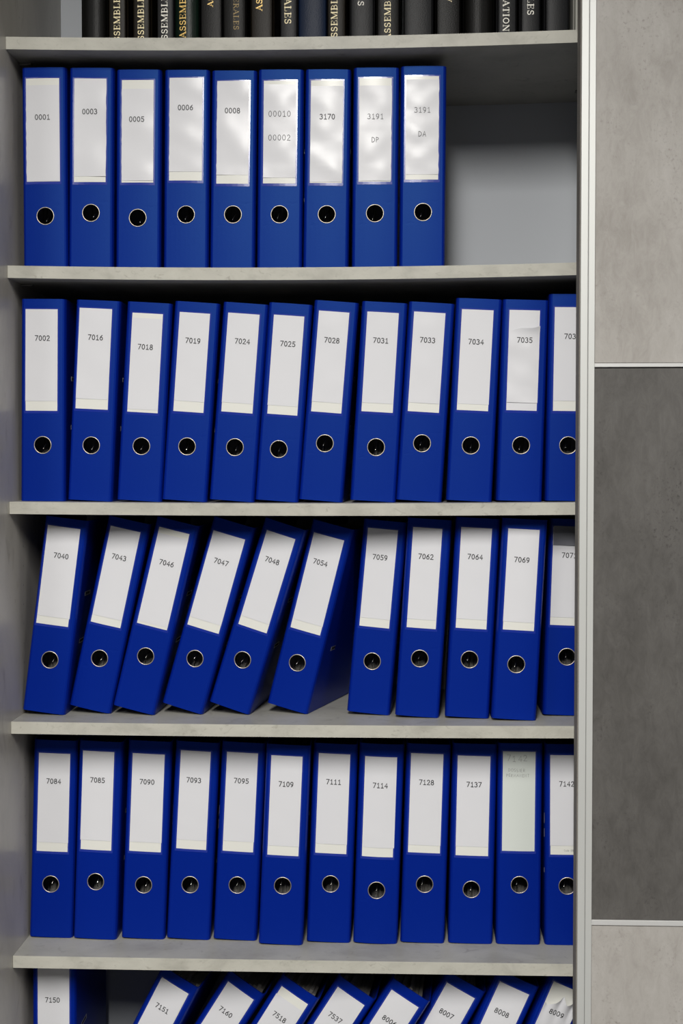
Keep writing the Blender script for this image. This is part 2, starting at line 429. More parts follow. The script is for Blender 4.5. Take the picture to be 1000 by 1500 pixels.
def link(name, me, parent, loc, rot=(0, 0, 0)):
    o = bpy.data.objects.new(name, me); C.objects.link(o); o.parent = parent
    o.location = Vector(loc)*MM; o.rotation_euler = rot
    return o

def make_binder(spec, info, label, group):
    row, key, x, t, yw, r, w, H, (rx, rz), LT, RB, tx = spec
    rnd = random.Random(key)
    t_, y_ = R(t), R(yw)
    hwid = w/2
    z = max(shelf_z(row, x + u*math.cos(t_)) + u*math.sin(t_) for u in (-hwid, -hwid/2, 0, hwid/2, hwid)) + 0.35
    root = empty('lever_arch_binder', (x*MM, r*MM, EYE + z*MM), label, 'binder', group, (0, t_, -y_))
    bow = info.get('bow', 1.0); tl, tr = info.get('taper', (3.0, 3.0))
    hf = hwid - 5.0
    ys = lambda px: -bow*(1 - (px/hf)**2) if abs(px) < hf else 0.0
    # --- spine with the finger hole, hinge strips folding back on both sides
    bm = bmesh.new()
    xs = [-hf + 2*hf*i/8 for i in range(9)]
    zp = [rz-20 + 40*i/8 for i in range(9)]
    V = {}
    def vv(px, py, pz):
        k = (round(px, 3), round(py, 3), round(pz, 3))
        if k not in V: V[k] = bm.verts.new((px, py, pz))
        return V[k]
    def quad(x0, x1, z0, z1): bm.faces.new((vv(x0, ys(x0), z0), vv(x1, ys(x1), z0), vv(x1, ys(x1), z1), vv(x0, ys(x0), z1)))
    for i in range(8):
        quad(xs[i], xs[i+1], 0.0, zp[0]); quad(xs[i], xs[i+1], zp[8], H)
    bnd = [(q, zp[0]) for q in xs] + [(xs[8], q) for q in zp[1:]] + [(q, zp[8]) for q in xs[7::-1]] + [(xs[0], q) for q in zp[7:0:-1]]
    nB = len(bnd)
    circ = [(rx + 13.3*math.cos(R(225+360*i/nB)), rz + 13.3*math.sin(R(225+360*i/nB))) for i in range(nB)]
    mid = [((a[0]*.45+b[0]*.55), (a[1]*.45+b[1]*.55)) for a, b in zip(bnd, circ)]
    for A, B in ((bnd, mid), (mid, circ)):
        for i in range(nB):
            j = (i+1) % nB
            bm.faces.new([vv(q[0], ys(q[0]), q[1]) for q in (A[i], A[j], B[j], B[i])])
    zz = [0.0] + zp + [H]
    for a, b in zip(zz, zz[1:]):
        for s in (-1, 1):
            prof = [(s*hf, 0.0), (s*(hf+2.6), 1.4), (s*(hwid-0.4), 5.2), (s*hwid, 9.0)]
            for p, q in zip(prof, prof[1:]):
                f = [vv(p[0], p[1], a), vv(q[0], q[1], a), vv(q[0], q[1], b), vv(p[0], p[1], b)]
                bm.faces.new(f if s > 0 else f[::-1])
    sp = obj('spine', bm, M['blue'], root, recalc=False)
    sm = sp.modifiers.new('board', 'SOLIDIFY'); sm.thickness = 2.2*MM; sm.offset = -1
    # --- covers
    for s, tp in ((-1, tl), (1, tr)):
        bm = bmesh.new(); c = 10.0
        prof = [(8.6, 0.0), (DEPTH-c, 0.0), (DEPTH, c), (DEPTH, H-c), (DEPTH-c, H), (8.6, H)]
        fl = info.get('flare', 0.0) if s > 0 else 0.0
        lift = fl*math.tan(abs(t_))*1.05 + (1.0 if fl else 0.0)      # a flared cover rises clear of the shelf
        prof[1] = (prof[1][0], prof[1][1]+lift); prof[2] = (prof[2][0], prof[2][1]+lift)
        def xo(py, pz, inn): return s*(hwid - (tp - fl*(1-pz/H))*(py-8.6)/(DEPTH-8.6) - inn)
        o1 = [bm.verts.new((xo(py, pz, 0), py, pz)) for py, pz in prof]
        o2 = [bm.verts.new((xo(py, pz, 2.2), py, pz)) for py, pz in prof]
        bm.faces.new(o1); bm.faces.new(o2)
        for i in range(6): bm.faces.new((o1[i], o1[(i+1) % 6], o2[(i+1) % 6], o2[i]))
        obj('cover', bm, M['blue'], root)
    tr0 = tr
    for sz in (118.0, 198.0):
        tr = tr0 - info.get('flare', 0.0)*(1-(sz+rz-88)/H); ang = math.atan2(tr, DEPTH-8.6)
        p = link('slot_plate', SLOT_ME, root, (hwid - tr*(64-8.6)/(DEPTH-8.6)+(1.6 if info.get('flare') else 0.02), 64, sz+rz-88), (0, 0, ang))
        link('slot_opening', SLOTH_ME, p, (0, 0, 0))
    tr = tr0
    # --- contents
    bm = bmesh.new(); n = 9
    for i in range(n):
        a = -hwid+6 + (2*hwid-14)*i/n; b = -hwid+6 + (2*hwid-14)*(i+0.93)/n
        y0, y1 = 58+rnd.uniform(-4, 6), 226+rnd.uniform(-8, 8); z1 = min(297+rnd.uniform(-4, 7), H-8)
        q0, q1 = 1-tl*y0/DEPTH/hwid, 1-tl*y1/DEPTH/hwid
        q1 = 1-(tl if a < 0 else tr)*y1/DEPTH/hwid
        e = rnd.uniform(-3, 3)
        vs = [bm.verts.new(v) for v in ((a, y0, 2.5), (b, y0, 2.5), (b*q1, y1, 2.5), (a*q1, y1, 2.5),
                                        (a, y0, z1), (b, y0, z1+e*.4), (b*q1, y1, z1+e), (a*q1, y1, z1))]
        for f in ((0, 1, 2, 3), (7, 6, 5, 4), (0, 4, 5, 1), (1, 5, 6, 2), (2, 6, 7, 3), (3, 7, 4, 0)):
            bm.faces.new([vs[k] for k in f])
    obj('paper_stack', bm, M['pages'], root)
    bm = bmesh.new()
    ox, oz = rx + rnd.uniform(-5, 1), rz + rnd.uniform(-3, 2)
    add_tube(bm, [(ox-0.6, 24, oz-14), (ox-0.3, 18, oz-8), (ox+0.2, 12, oz-5.2), (ox+0.4, 12, oz-3.4), (ox+2.5, 22, oz+4), (ox+5, 30, oz+9)], 0.8, 6)
    obj('lever', bm, M['lever'], root, smooth=True)
    link('finger_ring', RING_ME, root, (rx, ys(rx)-0.35, rz))
    # --- label: card in the pocket, white paper on top of it, number on the paper
    x0, z1, x1, z0 = LT[0], LT[1], RB[0], RB[1]
    bm = bmesh.new(); seg = 6                             # welded rim of the clear pocket
    for (a, b, c, d) in ((x0-2.4, x1+2.4, z1, z1+2.0), (x0-2.4, x1+2.4, z0-4.2, z0), (x0-2.4, x0, z0, z1), (x1, x1+2.4, z0, z1)):
        for i in range(seg):
            p, q = a+(b-a)*i/seg, a+(b-a)*(i+1)/seg
            bm.faces.new([bm.verts.new((u, ys(u)-0.18, v)) for u, v in ((p, c), (q, c), (q, d), (p, d))])
    obj('label_pocket', bm, M['pocket'], root, recalc=False)
    skew = info.get('skew', rnd.uniform(-0.5, 0.5))
    def sheet(name, ax, bx, az, bz, off, m, amp, topf=None, curl=None, ragged=0.0, nx=8, nz=20):
        ph = [rnd.uniform(0, 6.28) for _ in range(5)]; fr = [rnd.uniform(.05, .16) for _ in range(3)]
        def surf(u, v):
            wv = amp*(math.sin(v*fr[0]+u*.07+ph[0])*.5 + math.sin(v*fr[1]-u*.10+ph[1])*.3 + math.sin(v*fr[2]*.6+u*.05+ph[2])*.4 + .6)
            k = curl(u, v) if curl else 0.0
            return ys(u)-off-max(wv, 0.0)-k
        bm = bmesh.new(); g = []
        for j in range(nz+1):
            rw = []
            for i in range(nx+1):
                u = ax+(bx-ax)*i/nx
                top = bz + (topf(u) if topf else 0.0)
                v = az + (top-az)*j/nz
                if ragged and i in (0, nx) and 0 < j < nz: u += rnd.uniform(-ragged, ragged)*.6
                rw.append(bm.verts.new((u, surf(u, v), v)))
            g.append(rw)
        for j in range(nz):
            for i in range(nx): bm.faces.new((g[j][i], g[j][i+1], g[j+1][i+1], g[j+1][i]))
        # shear a little: papers sit slightly askew in their pockets
        o = obj(name, bm, m, root, smooth=True, recalc=False)
        return o, surf
    film = row == 'B' or key in ('7035', '7028', '7033', '7016')
    cm = M[info.get('card', 'card')]
    card, csurf = sheet('label_card', x0, x1, z0, z1, 0.35, cm, 0.0, nz=6)
    if info.get('card_label'): card['label'] = info['card_label']
    st, sb = info.get('st', 0.0), info.get('sb', 14.0)
    target, surf = card, csurf
    if not info.get('no_paper'):
        off = info.get('off', rnd.uniform(-0.7, 0.7))
        pw = rnd.uniform(-0.6, 0.3)
        pm = M['paper_film'] if film else M['paper']
        target, surf = sheet('label_paper', x0+off-pw*.3, x1+off+pw*.3, z0+sb, z1-st, 0.75, pm,
                             info.get('amp', 0.55 if row == 'B' else (0.3 if film else 0.14)),
                             info.get('topf'), info.get('curl'), 0.7 if row == 'B' else 0.0,
                             nx=info.get('nx', 8), nz=info.get('nz', 20))
    if info.get('film_top'):
        fo, _ = sheet('pocket_film', x0+.3, x1-.3, z1-info['film_top'], z1+1.5, 0.7, M['card_grey'], 1.2, nz=10)
        fo['label'] = 'grey creased clear film, empty above the paper'
    ink = M[info.get('ink', 'ink_glare' if row == 'B' else 'ink')]
    for (s, u, v, h, sw, gap) in info.get('text', [(key, tx[0], tx[1], 7.7, 1.22, .21)]):
        bm = bmesh.new()
        wob = random.Random(s) if info.get('hand') else None
        stroke_text(bm, s, h, sw, lambda a, b: Vector((u+a, surf(u+a, v+b)-0.38, v+b)), gap, wob)
        tgt, sf = target, surf
        bmesh.ops.recalc_face_normals(bm, faces=bm.faces)
        obj('lettering' if not s.isdigit() else 'number', bm, ink, tgt, recalc=False)
    for (s, u, v, h, sw, gap) in info.get('card_text', []):
        bm = bmesh.new()
        stroke_text(bm, s, h, sw, lambda a, b: Vector((u+a, csurf(u+a, v+b)-0.38, v+b)), gap)
        obj('lettering', bm, M['pencil'], card)
    # --- chipped hinge edges
    for (s, cz, ln_, wd) in info.get('chips', []):
        bm = bmesh.new(); n = 10; A = []; B = []
        for i in range(n+1):
            v = cz - ln_/2 + ln_*i/n; e = wd*math.sin(math.pi*i/n)*rnd.uniform(.5, 1.1)+.15
            A.append(bm.verts.new((s*(hwid+.25), 9.3, v)))
            B.append(bm.verts.new((s*(hwid-e), 9.0-e*1.6-.4, v+rnd.uniform(-.6, .6))))
        for i in range(n): bm.faces.new((A[i], A[i+1], B[i+1], B[i]))
        o = obj('worn_edge', bm, M['chip'], root); o['label'] = 'bare pale cardboard where the blue covering is torn'
    return root

ROWS = [
    ('B', '0001', -577.2, -0.10, 0.0, 45, 72.5, 322.6, (1.0, 85.2), (-28.8, 305.3), (25.2, 140.3), (-2.2, 243.2)),
    ('B', '0003', -503.6, 0.65, 0.0, 45, 72.5, 323.3, (0.4, 91.7), (-27.7, 305.9), (23.7, 141.1), (-2.2, 253.2)),
    ('B', '0005', -426.8, 0.54, 0.0, 45, 72.5, 320.9, (-0.4, 84.6), (-26.9, 304.1), (24.3, 141.0), (-2.6, 241.6)),
    ('B', '0006', -349.5, 0.62, 0.0, 45, 72.5, 320.7, (0.2, 90.4), (-27.7, 307.7), (25.2, 144.7), (-1.8, 260.5)),
    ('B', '0008', -274.5, 0.81, 0.0, 45, 72.5, 319.0, (0.5, 90.2), (-26.9, 302.2), (24.2, 139.3), (-2.1, 255.2)),
    ('B', '00010', -198.7, 0.65, 0.0, 45, 72.5, 320.0, (-0.2, 90.1), (-27.3, 302.2), (24.6, 139.4), (-1.6, 249.5)),
    ('B', '3170', -124.4, 0.84, 0.0, 45, 72.5, 319.1, (0.8, 89.3), (-27.1, 301.5), (24.0, 139.1), (-0.4, 243.9)),
    ('B', '3191P', -46.1, 0.57, 0.0, 45, 72.5, 320.6, (-0.1, 90.1), (-26.8, 303.9), (24.4, 140.2), (-0.8, 243.3)),
    ('B', '3191A', 29.8, 0.41, 0.0, 45, 72.5, 321.4, (0.8, 90.7), (-27.7, 305.4), (24.4, 142.2), (-1.5, 252.0)),
    ('C', '7002', -584.4, 0.61, 0.0, 45, 73.0, 326.6, (0.2, 90.8), (-28.2, 310.0), (23.7, 146.2), (-0.9, 263.4)),
    ('C', '7016', -507.7, 2.91, 1.5, 45, 73.0, 323.3, (-0.7, 89.3), (-29.4, 310.1), (23.5, 148.0), (-1.4, 263.5)),
    ('C', '7018', -426.9, 3.36, 0.0, 45, 73.0, 319.9, (-0.5, 88.3), (-26.6, 302.2), (22.9, 142.7), (-2.6, 248.1)),
    ('C', '7019', -353.4, 4.03, 0.0, 45, 73.0, 320.0, (-0.9, 87.7), (-27.0, 302.7), (21.9, 143.3), (-2.6, 257.9)),
    ('C', '7024', -276.4, 4.32, 0.0, 45, 73.0, 318.2, (-0.7, 86.4), (-26.9, 301.2), (23.6, 142.4), (-1.0, 256.7)),
    ('C', '7025', -203.7, 4.20, 0.0, 45, 70.0, 317.5, (-2.2, 83.4), (-24.8, 298.0), (23.6, 139.1), (0.3, 252.7)),
    ('C', '7028', -132.6, 4.63, 1.0, 45, 71.0, 320.3, (-0.4, 92.5), (-26.6, 303.7), (22.1, 142.1), (-2.3, 257.7)),
    ('C', '7031', -48.5, 3.46, 0.0, 45, 73.0, 318.7, (0.0, 86.6), (-27.0, 302.3), (23.3, 142.9), (-2.9, 257.2)),
    ('C', '7033', 25.3, 3.70, 0.0, 45, 73.0, 317.2, (-1.0, 92.2), (-27.2, 301.4), (22.7, 142.4), (-3.0, 257.1)),
    ('C', '7034', 105.2, 2.80, 1.5, 45, 73.0, 322.8, (-1.4, 88.7), (-26.5, 305.1), (23.2, 144.6), (-1.5, 254.0)),
    ('C', '7035', 185.6, 1.73, 0.0, 45, 73.0, 320.6, (-0.2, 89.0), (-25.6, 304.0), (22.7, 144.5), (-0.1, 256.4)),
    ('C', '7039', 263.9, 0.86, 0.0, 45, 73.0, 328.9, (-2.2, 88.6), (-27.5, 308.0), (26.6, 143.3), (0.4, 261.8)),
    ('D', '7040', -590.0, 7.34, 1.0, 62, 71.5, 321.6, (0.7, 87.6), (-29.4, 306.9), (23.8, 145.1), (-1.3, 259.5)),
    ('D', '7043', -517.4, 12.31, 2.0, 80, 71.5, 320.7, (-0.5, 86.8), (-28.0, 304.9), (22.7, 143.0), (-3.3, 257.0)),
    ('D', '7046', -442.8, 13.59, 3.0, 72, 71.5, 320.2, (-0.4, 91.9), (-27.3, 304.3), (24.0, 141.9), (-1.7, 249.1)),
    ('D', '7047', -364.3, 15.99, 5.0, 84, 71.5, 320.8, (-1.3, 86.2), (-29.1, 298.6), (25.5, 136.9), (-2.4, 252.0)),
    ('D', '7048', -286.9, 17.35, 7.0, 88, 71.5, 319.7, (-1.5, 83.9), (-26.0, 300.9), (23.8, 138.4), (-2.5, 255.6)),
    ('D', '7054', -191.7, 14.33, 10.0, 99, 71.5, 315.6, (-1.5, 78.6), (-27.4, 295.0), (24.4, 132.8), (-4.5, 249.7)),
    ('D', '7059', -57.2, 5.11, 4.5, 91, 71.5, 318.6, (-0.8, 86.4), (-27.2, 304.7), (22.0, 142.8), (-3.1, 258.1)),
    ('D', '7062', 22.8, 3.66, 2.0, 67, 71.5, 322.4, (-1.4, 95.0), (-26.0, 307.8), (21.3, 144.5), (-2.2, 261.2)),
    ('D', '7064', 103.9, 3.06, 1.0, 62, 71.5, 324.0, (-1.1, 94.4), (-26.3, 308.2), (23.2, 144.7), (-1.4, 261.2)),
    ('D', '7069', 178.4, 3.04, 0.0, 44, 71.5, 322.6, (-1.4, 89.1), (-26.0, 306.4), (23.6, 144.0), (-2.0, 257.3)),
    ('D', '7071', 264.5, 1.80, 0.0, 88, 71.5, 320.9, (0.0, 95.9), (-29.2, 307.7), (25.8, 147.2), (-2.1, 261.8)),
    ('E', '7084', -587.0, 1.79, 0.0, 88, 73.0, 331.0, (-1.7, 89.8), (-26.9, 309.1), (25.0, 144.6), (-0.8, 262.7)),
    ('E', '7085', -512.0, 2.16, 1.5, 83, 73.0, 330.7, (-0.9, 96.1), (-28.1, 314.0), (23.4, 149.2), (-3.0, 266.1)),
    ('E', '7090', -432.1, 2.36, 0.0, 88, 73.0, 330.9, (-1.7, 90.1), (-27.9, 309.5), (24.9, 146.0), (-2.1, 262.9)),
    ('E', '7093', -356.4, 2.99, 0.0, 88, 73.0, 329.7, (-0.7, 91.2), (-26.9, 314.7), (22.9, 150.7), (-2.9, 266.2)),
    ('E', '7095', -278.3, 2.77, 0.0, 88, 73.0, 329.8, (0.0, 91.7), (-27.0, 312.9), (23.7, 147.7), (-1.0, 266.0)),
    ('E', '7109', -200.8, 2.43, 0.0, 69, 73.0, 330.3, (-0.1, 97.5), (-27.4, 312.0), (23.7, 147.5), (-1.3, 265.6)),
    ('E', '7111', -122.6, 2.18, 0.0, 84, 73.0, 329.7, (0.1, 97.1), (-27.2, 313.2), (24.1, 147.8), (-1.2, 266.8)),
    ('E', '7114', -45.2, 1.92, 0.0, 82, 73.0, 330.8, (-0.7, 88.7), (-26.7, 309.6), (24.1, 144.1), (-0.4, 262.5)),
    ('E', '7128', 32.5, 1.76, 0.0, 88, 73.0, 329.8, (0.7, 97.5), (-28.4, 314.0), (24.1, 149.6), (-1.6, 266.7)),
    ('E', '7137', 111.5, 1.21, 0.0, 88, 73.0, 331.1, (-0.5, 90.1), (-27.6, 311.1), (25.6, 146.0), (-0.2, 264.0)),
    ('E', '7142h', 190.2, 0.42, 0.0, 88, 73.0, 332.6, (0.8, 99.1), (-28.4, 319.2), (24.7, 154.8), (-5.4, 308.3)),
    ('E', '7142', 270.1, -0.17, 0.0, 88, 73.0, 332.2, (0.1, 98.3), (-27.5, 314.1), (25.1, 149.9), (-1.3, 267.0)),
    ('F', '7150', -579.1, 0.30, 0.0, 70, 73.0, 326.0, (0.0, 88.0), (-26.5, 310.0), (26.0, 146.0), (-2.0, 257.0)),
    ('F', '7151', -510.7, 27.50, 11.0, 90, 72.0, 321.0, (0.0, 88.0), (-26.5, 304.0), (25.0, 140.0), (-3.0, 258.5)),
    ('F', '7160', -424.5, 32.11, 10.0, 99, 72.0, 321.0, (0.0, 88.0), (-26.5, 304.0), (25.0, 140.0), (-3.0, 258.5)),
    ('F', '7518', -332.0, 31.55, 9.0, 76, 72.0, 321.0, (0.0, 88.0), (-26.5, 304.0), (25.0, 140.0), (-3.0, 258.5)),
    ('F', '7537', -243.5, 32.13, 8.0, 78, 72.0, 321.0, (0.0, 88.0), (-26.5, 304.0), (25.0, 140.0), (-3.0, 258.5)),
    ('F', '8006', -153.4, 31.60, 6.0, 61, 72.0, 321.0, (0.0, 88.0), (-26.5, 304.0), (25.0, 140.0), (-3.0, 258.5)),
    ('F', '8007', -47.5, 28.26, 4.0, 75, 72.0, 321.0, (0.0, 88.0), (-26.5, 304.0), (25.0, 140.0), (-3.0, 258.5)),
    ('F', '8008', 59.9, 23.80, 1.0, 61, 72.0, 321.0, (0.0, 88.0), (-26.5, 304.0), (25.0, 140.0), (-3.0, 258.5)),
    ('F', '8009', 153.2, 22.60, 0.0, 60, 72.0, 321.0, (0.0, 88.0), (-26.5, 304.0), (25.0, 140.0), (-3.0, 258.5)),
]
def T(s, tx, h=7.7, sw=1.22, gap=.21, dz=0.0): return (s, tx[0], tx[1]+dz, h, sw, gap)
TXT = {k[1]: k[11] for k in ROWS}
RG = {k[1]: k[8] for k in ROWS}
INFO = {
 '0001': dict(st=11, sb=0.5, amp=.25), '0003': dict(sb=9, amp=.8), '0005': dict(st=14, sb=3),
 '0006': dict(sb=14, amp=.6), '0008': dict(sb=14, amp=.7),
 '00010': dict(st=6, sb=9, amp=.9, text=[T('00010', TXT['00010'], 8.4, .8, .27), T('00002', TXT['00010'], 8.4, .8, .27, -37.7)]),
 '3170': dict(st=9, sb=1.5, amp=.8),
 '3191P': dict(st=12, sb=1.5, amp=.8, text=[T('3191', TXT['3191P'], 7.9, .8, .24), T('DP', TXT['3191P'], 7.9, .8, .14, -37)]),
 '3191A': dict(st=5.5, sb=8, amp=.9, text=[T('3191', TXT['3191A'], 7.9, .7, .24), T('DA', TXT['3191A'], 7.9, .8, .14, -38)]),
 '7002': dict(sb=15.5), '7016': dict(sb=16, amp=.35), '7018': dict(st=8, sb=4.5), '7019': dict(sb=17), '7024': dict(sb=15),
 '7025': dict(sb=14), '7028': dict(sb=16), '7031': dict(sb=14), '7033': dict(sb=14), '7034': dict(sb=10),
 '7035': dict(sb=12.5, card='paper', amp=.9, nx=14, nz=40, topf=lambda u: -36.0 + 13.0*((u+26)/50) + 2.5*math.sin((u+26)*.11),
              curl=lambda u, v: 6.0*math.exp(-max(0.0, (268+13*((u+26)/50)+2.5*math.sin((u+26)*.11))-v)/9.0)*(.12+.88*min(max((u+26)/50, 0), 1)**1.5) + 1.2*math.exp(-((v-247)/10)**2-((u-8)/9)**2)),
 '7039': dict(sb=16),
 '7040': dict(sb=13, off=1.2), '7043': dict(sb=12.5, bow=2.4), '7046': dict(st=9.5, sb=4), '7047': dict(sb=14), '7048': dict(sb=15),
 '7054': dict(sb=15, off=.8), '7059': dict(sb=14), '7062': dict(sb=14), '7064': dict(sb=15), '7069': dict(sb=13),
 '7071': dict(st=29, sb=13, film_top=30),
 '7084': dict(sb=15), '7085': dict(sb=16, off=-.9), '7090': dict(sb=15.5), '7093': dict(sb=15, chips=[(-1, 204, 34, 3.6)]),
 '7095': dict(sb=17, chips=[(-1, 214, 14, 1.6), (-1, 190, 16, 1.2)]), '7109': dict(sb=15.5), '7111': dict(sb=15.5),
 '7114': dict(sb=15, bow=3.0, off=1.6), '7128': dict(sb=12.5), '7137': dict(sb=15),
 '7142h': dict(no_paper=True, card='card_green', card_label='pale green label written on by hand', ink='pencil', hand=True,
               text=[('7142', TXT['7142h'][0], TXT['7142h'][1], 9.5, .55, .34), ('DOSSIER', TXT['7142h'][0]-.5, TXT['7142h'][1]-20, 4.8, .38, .26),
                     ('PERMANENT', TXT['7142h'][0]+1.5, TXT['7142h'][1]-28.5, 4.6, .38, .26)]),
 '7142': dict(sb=15, amp=.4, chips=[(-1, 208, 17, 4.0), (-1, 184, 14, 3.6), (-1, 122, 8, 1.8)],
              card_text=[('Code 8803-BL', 8, 157, 3.0, .3, .2)]),
 '7150': dict(sb=14), '7151': dict(sb=14, st=1.2), '7160': dict(sb=14), '7518': dict(st=15, sb=4, off=-1.2),
 '7537': dict(sb=14, off=.8), '8006': dict(sb=14), '8007': dict(sb=14), '8008': dict(sb=14),
 '8009': dict(sb=14, nx=20, nz=40, amp=.8,
              topf=lambda u: -(30 - 16*max(0, 1-abs(u+2)/9) - 14*max(0, 1-abs(u-17)/14) + 9*max(0, 1-abs(u+22)/10)),
              curl=lambda u, v: 13.0*math.exp(-max(0.0, 284-v)/17.0)*(.15+.85*abs(math.sin(u*.16+.4))) + 1.5*abs(math.sin((u+v)*.11))*math.exp(-max(0.0, 284-v)/30)),
}
for k in ('7040', '7043', '7046', '7047', '7048', '7054', '7059', '7062'): INFO[k].setdefault('taper', (6.0, 6.0))
INFO['7054'].update(taper=(6.0, -1.0), flare=22.0); INFO['7059']['taper'] = (13.0, 10.0); INFO['7062']['taper'] = (8.0, 6.0)
for k in ('7151', '7160', '7518', '7537', '8006', '8007', '8008', '8009'): INFO[k]['taper'] = (11.0, 11.0)
SHELF = {'B': 'the upper binder shelf', 'C': 'the second binder shelf', 'D': 'the third binder shelf',
         'E': 'the fourth binder shelf', 'F': 'the lowest binder shelf'}
SPECIAL = {
 '00010': 'upright blue lever arch binder labelled 00010 and 00002',
 '3191P': 'upright blue lever arch binder labelled 3191 DP',
 '3191A': 'upright blue lever arch binder labelled 3191 DA beside the empty space',
 '7035': 'blue lever arch binder numbered 7035, its label paper curling at the top',
 '7142h': 'blue lever arch binder with pale green label hand-marked 7142 DOSSIER PERMANENT',
 '7142': 'blue lever arch binder with printed number 7142 and chipped edge beside the door',
 '7054': 'blue lever arch binder numbered 7054, leaning right over a wide gap',
 '7150': 'upright blue lever arch binder numbered 7150 in the bottom left corner',
 '7518': 'steeply leaning blue binder fourth from the left, just after 7160, on the lowest shelf',
 '8006': 'steeply leaning blue binder sixth from the left, just before 8007, on the lowest shelf',
 '8009': 'leaning blue binder with torn crumpled label beside the door, lowest shelf',
 '7071': 'blue lever arch binder numbered 7071 on the third binder shelf, cut by the door edge',
 '7039': 'blue lever arch binder numbered 7039 on the second binder shelf, cut by the door edge',
 '7093': 'blue lever arch binder numbered 7093 with a torn left edge',
}
ORD = ['first', 'second', 'third', 'fourth', 'fifth', 'sixth', 'seventh', 'eighth', 'ninth', 'tenth', 'eleventh', 'twelfth']
COUNT = {}
for spec in ROWS:
    k = spec[1]
    COUNT[spec[0]] = COUNT.get(spec[0], 0) + 1
    pose = 'upright' if abs(spec[3]) < 2.0 else ('slightly leaning' if spec[3] < 6 else ('leaning' if spec[3] < 20 else 'steeply leaning'))
    lab = SPECIAL.get(k, '%s blue binder numbered %s, %s from the left on %s' % (pose, k, ORD[COUNT[spec[0]]-1], SHELF[spec[0]]))
    make_binder(spec, INFO.get(k, {}), lab, 'blue binders on ' + SHELF[spec[0]])

# ------------------------------------------------------------------ bound law books on the top shelf
def leather(name, base, rough=0.38):
    m = mat(name, base, rough, spec=0.12)
    add_bump(m, (1, 1, 0.6), 700, 0.35, 0.0006, 2)
    return m
LE = {'black': leather('black_cloth', (0.005, 0.0048, 0.0045)), 'brown': leather('brown_black_cloth', (0.012, 0.0095, 0.0065)),
      'grey': leather('charcoal_leather', (0.019, 0.0195, 0.021)), 'green': leather('dark_green_cloth', (0.004, 0.011, 0.007), 0.3),
      'navy': leather('navy_cloth', (0.004, 0.011, 0.032)), 'pale': leather('pale_grey_cloth', (0.42, 0.42, 0.38), 0.6)}
FOIL = {'gold': mat('gold_foil', (0.86, 0.58, 0.17), 0.42, metal=0.15), 'cream': mat('cream_foil', (0.93, 0.80, 0.48), 0.45),
        'white': mat('white_foil', (0.94, 0.91, 0.82), 0.5), 'dull': mat('worn_gold_foil', (0.20, 0.14, 0.05), 0.5, metal=0.3)}
BY, BD, BH = 62.0, 232.0, 304.0
def make_book(x0, x1, colour, round_, text, label, ex=2.6):
    """x0..x1 is the spine; the boards stand a little wider behind the joints"""
    s = (x1-x0)/2; xc = (x0+x1)/2; b = s+ex
    zb = max(shelf_z('A', xc-b), shelf_z('A', xc+b)) + 0.4
    root = empty('bound_book', (xc*MM, BY*MM, EYE + zb*MM), label, 'book', 'bound books on the top shelf')
    ys = lambda u: round_*(1-math.sqrt(max(0.0, 1-(u/(s+.01))**2)))
    prof = [(-b, BD), (-b, 13.0), (-b+min(1.2, ex*.5), 11.0), (-s-.1, 13.5), (-s, round_+2.0)]
    prof += [(u, ys(u)) for u in [s*q for q in (-.98, -.94, -.87, -.78, -.67, -.55, -.42, -.28, -.14, 0, .14, .28, .42, .55, .67, .78, .87, .94, .98)]]
    prof += [(-p[0], p[1]) for p in prof[4::-1]]
    bm = bmesh.new()
    lo = [bm.verts.new((p[0], p[1], 0)) for p in prof]; hi = [bm.verts.new((p[0], p[1], BH)) for p in prof]
    for i in range(len(prof)-1): bm.faces.new((lo[i], lo[i+1], hi[i+1], hi[i]))
    o = obj('binding', bm, LE[colour], root, smooth=False, recalc=False)
    sm = o.modifiers.new('board', 'SOLIDIFY'); sm.thickness = 2.2*MM; sm.offset = -1
    box('page_block', -s+0.8, s-0.8, round_+6, BD-4, 3, BH-3, M['pages'], root)
    if text:
        st, dirn, z, cx, cap, foil = text
        bm = bmesh.new()
        adv = 0.10
        tot = sum(SERIF[c][0] for c in st) + adv*(len(st)-1)
        a0 = 0.0
        u0 = cx - xc
        for c in st:
            wd, strokes = SERIF[c]
            for pts, sw in strokes:
                def place(p, q):
                    if dirn == 'up':      # baseline on the right, reading bottom to top
                        u, v = u0 + cap/2 - q, (z - zb) + p
                    else:                 # reading top to bottom, z = end of the word
                        u, v = u0 - cap/2 + q, (z - zb) + tot*cap*1.3 - p
                    return Vector((u, ys(min(max(u, -s*.97), s*.97))-0.3-round_*.07, v))
                ribbon(bm, [((a0 + p[0])*cap*1.3, p[1]*cap) for p in pts], sw*cap*1.05, place)
            a0 += wd+adv
        bmesh.ops.recalc_face_normals(bm, faces=bm.faces)
        o = obj('title', bm, FOIL[foil], root, recalc=False)
        o['label'] = 'stamped %s title lettering' % {'gold': 'gold', 'cream': 'cream', 'white': 'white', 'dull': 'faded gold'}[foil]
    return root
zpx = lambda p: 690.4 - (p-53)*1.085
xpx = lambda p: -519.6 + (p-119)*(280.0+519.6)/(849-119)
